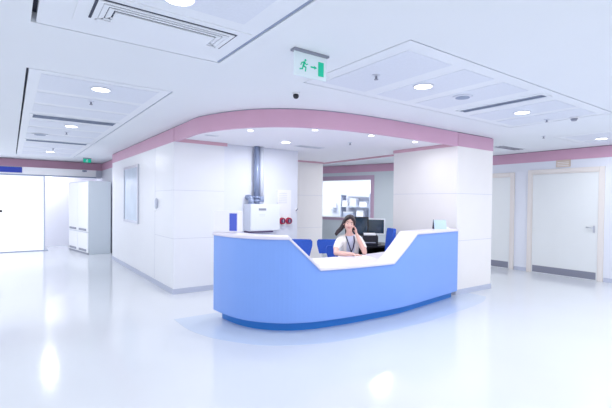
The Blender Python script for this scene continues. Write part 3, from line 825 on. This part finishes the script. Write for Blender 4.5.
# hair: cap plus long fall over her right shoulder
b = nb()
sph(b, hp(0, .030, .050), .088, .98, 1.12, 1.0, n=28, mtx=rh)
for s_ in (-1, 1):
    lock_ = [(hp(s_*.012, -.058, .104), .017), (hp(s_*.038, -.072, .080), .019), (hp(s_*.066, -.050, .050), .020), (hp(s_*.080, -.020, .0), .017)]
    for (p, r), (q_, r2) in zip(lock_, lock_[1:]): cyl(b, p, q_, r, r2, n=14)
    for p, r in lock_: sph(b, p, r, n=14)
sph(b, hp(0, .072, -.03), .066, 1.0, .7, 1.3, n=20, mtx=rh)
def lock(pts):
    for (p, r), (q_, r2) in zip(pts, pts[1:]): cyl(b, p, q_, r, r2, n=14)
    for p, r in pts: sph(b, p, r, n=14)
lock([(hp(-.074, .012, .04), .026), (hp(-.088, .03, -.03), .028), (hp(-.108, .04, -.09), .030), (hp(-.145, .04, -.14), .028), (hp(-.175, .035, -.185), .014)])
lock([(hp(-.07, .06, .0), .034), (hp(-.10, .07, -.09), .034), (hp(-.14, .07, -.15), .028), (hp(-.16, .07, -.20), .016)])
lock([(hp(.074, .035, .03), .022), (hp(.080, .055, -.03), .022), (hp(.070, .075, -.09), .024), (hp(.05, .085, -.14), .018)])
hb = remesh(b, .007, 2)
# carve the face open
obj('hair', hb, M['hair'], woman, smooth=True)
# tunic
def ext(p, r, k): return (p, (r[0]+k, r[1]+k) if isinstance(r, tuple) else r+k)
nodes = []; edges = []
pel2 = nd((0, 0, .53), (.175, .13))
c2 = chain(pel2, [((0, -.02, .68), (.143, .112)), ((0, -.057, .82), (.150, .115)), ((-.005, -.10, .925), (.150, .105)), ((-.008, -.115, .985), (.085, .072))])
tb = remesh(skin_mesh(nodes, edges, pel2), .008, 3)
obj('tunic', tb, M['tunic'], woman, smooth=True)
# coat halves and short sleeves
for s_, E_ in ((-1, rE), (1, lE)):
    nodes = []; edges = []
    sx = -.135 if s_ < 0 else .130
    mid = ((sx*1.06+E_[0])/2+s_*.02, (-.10+E_[1])/2, .862)
    a0 = nd((s_*.055, -.09, .985), .045)
    a1 = chain(a0, [((sx, -.10, .958), .062), ((Vector((sx, -.10, .958))*.4+Vector(mid)*.6), .060), ((Vector(mid)*.85+Vector(E_)*.15), .054)])
    sv = skin_mesh(nodes, edges, 0)
    nodes = []; edges = []
    p0 = nd((s_*.085, -.02, .54), (.09, .145)); chain(p0, [((s_*.085, -.025, .70), (.066, .118)), ((s_*.088, -.06, .84), (.062, .120)), ((s_*.085, -.10, .93), (.054, .108)), ((s_*.075, -.105, .975), (.045, .08))])
    cb = skin_mesh(nodes, edges, 0); merge(sv, cb)
    sv = remesh(sv, .008, 2)
    obj('coat_side', sv, M['sleeve'], woman, smooth=True, label='white short-sleeved coat side')
# trousers
nodes = []; edges = []
p0 = nd((0, 0, .52), (.17, .12))
for s_ in (-1, 1): chain(p0, [((s_*.09, -.06, .52), .098), ((s_*.11, -.28, .53), .088), ((s_*.12, -.42, .51), .072), ((s_*.12, -.42, .30), .068), ((s_*.12, -.40, .12), .058)])
obj('trousers', remesh(skin_mesh(nodes, edges, p0), .009, 3), M['sleeve'], woman, smooth=True)
for s_ in (-1, 1):
    obj('shoe', sph(sph(nb(), (s_*.12, -.50, .042), .05, .9, 1.9, .8, n=16), (s_*.12, -.43, .05), .046, 1, 1.1, 1, n=16), M['black'], woman)
# lanyard
b = nb()
for s_ in (-1, 1):
    pts = [(s_*.060-.015, -.170, 1.005), (s_*.050-.008, -.222, .93), (s_*.025, -.215, .84), (0, -.200, .775)]
    for a, c_ in zip(pts, pts[1:]): cyl(b, a, c_, .0085, n=8)
    for p in pts: sph(b, p, .0085, n=8)
la = obj('lanyard', b, M['lanyard'], woman)
obj('badge', box(nb(), -.028, .028, -.206, -.200, .70, .774, .002), M['paper'], la)

# ------------------------------------------------------------------ lights
def area(name, u, v, z, power, size, col=(.975, .98, .97), rot=(0, 0, 0), sy_=None, spread=None):
    l = bpy.data.lights.new(name, 'AREA'); l.energy = power; l.color = col; l.size = size
    if sy_: l.shape = 'RECTANGLE'; l.size_y = sy_
    else: l.shape = 'DISK'
    if spread: l.spread = spread
    o = bpy.data.objects.new(name, l); C.objects.link(o); o.location = (u, v, z); o.rotation_euler = rot; return o
for u, v, z, p in lamps:
    area('downlight_lamp', u, v, z-.02, p, .13 if z > 2.6 else .08)
# unseen hall lamps behind and beside the camera, last pair added as fill
for u, v in ((-2.2, 1.0), (-2.2, 5.0), (-2.2, 9), (-2.2, 12.5), (3.4, -1.2), (7.0, -1.2), (.8, -2.2), (6.6, 1.0), (3.5, .6), (-1.4, 13.0), (8.0, -.4)):
    area('unseen_hall_lamp', u, v, CZ-.05, 25, .5)
area('ward_lamp', *local(.3, 1.4, 2.55), 40, 1.2)
area('ward_lamp', *local(-1.5, 1.4, 2.55), 40, 1.2)
area('end_room_lamp', .9, 15.2, 2.6, 22, .7)
area('unseen_corridor_lamp', 8.2, 6.8, 2.6, 18, .4)
area('unseen_corridor_lamp', 7.3, 8.6, 2.6, 16, .4)
area('unseen_corridor_lamp', 7.0, 6.7, 2.6, 18, .4)  # added fill, hidden behind the header, brightens the cream wall

wd = bpy.data.worlds.new('world'); S.world = wd; wd.use_nodes = True
bg = wd.node_tree.nodes['Background']; bg.inputs[0].default_value = (.955, .965, .955, 1); bg.inputs[1].default_value = 1.12

S.view_settings.view_transform = 'Standard'; S.view_settings.look = 'None'
S.view_settings.exposure = -.02; S.view_settings.gamma = 1; S.view_settings.use_curve_mapping = False
S.cycles.use_denoising = True; S.cycles.max_bounces = 8; S.cycles.diffuse_bounces = 5
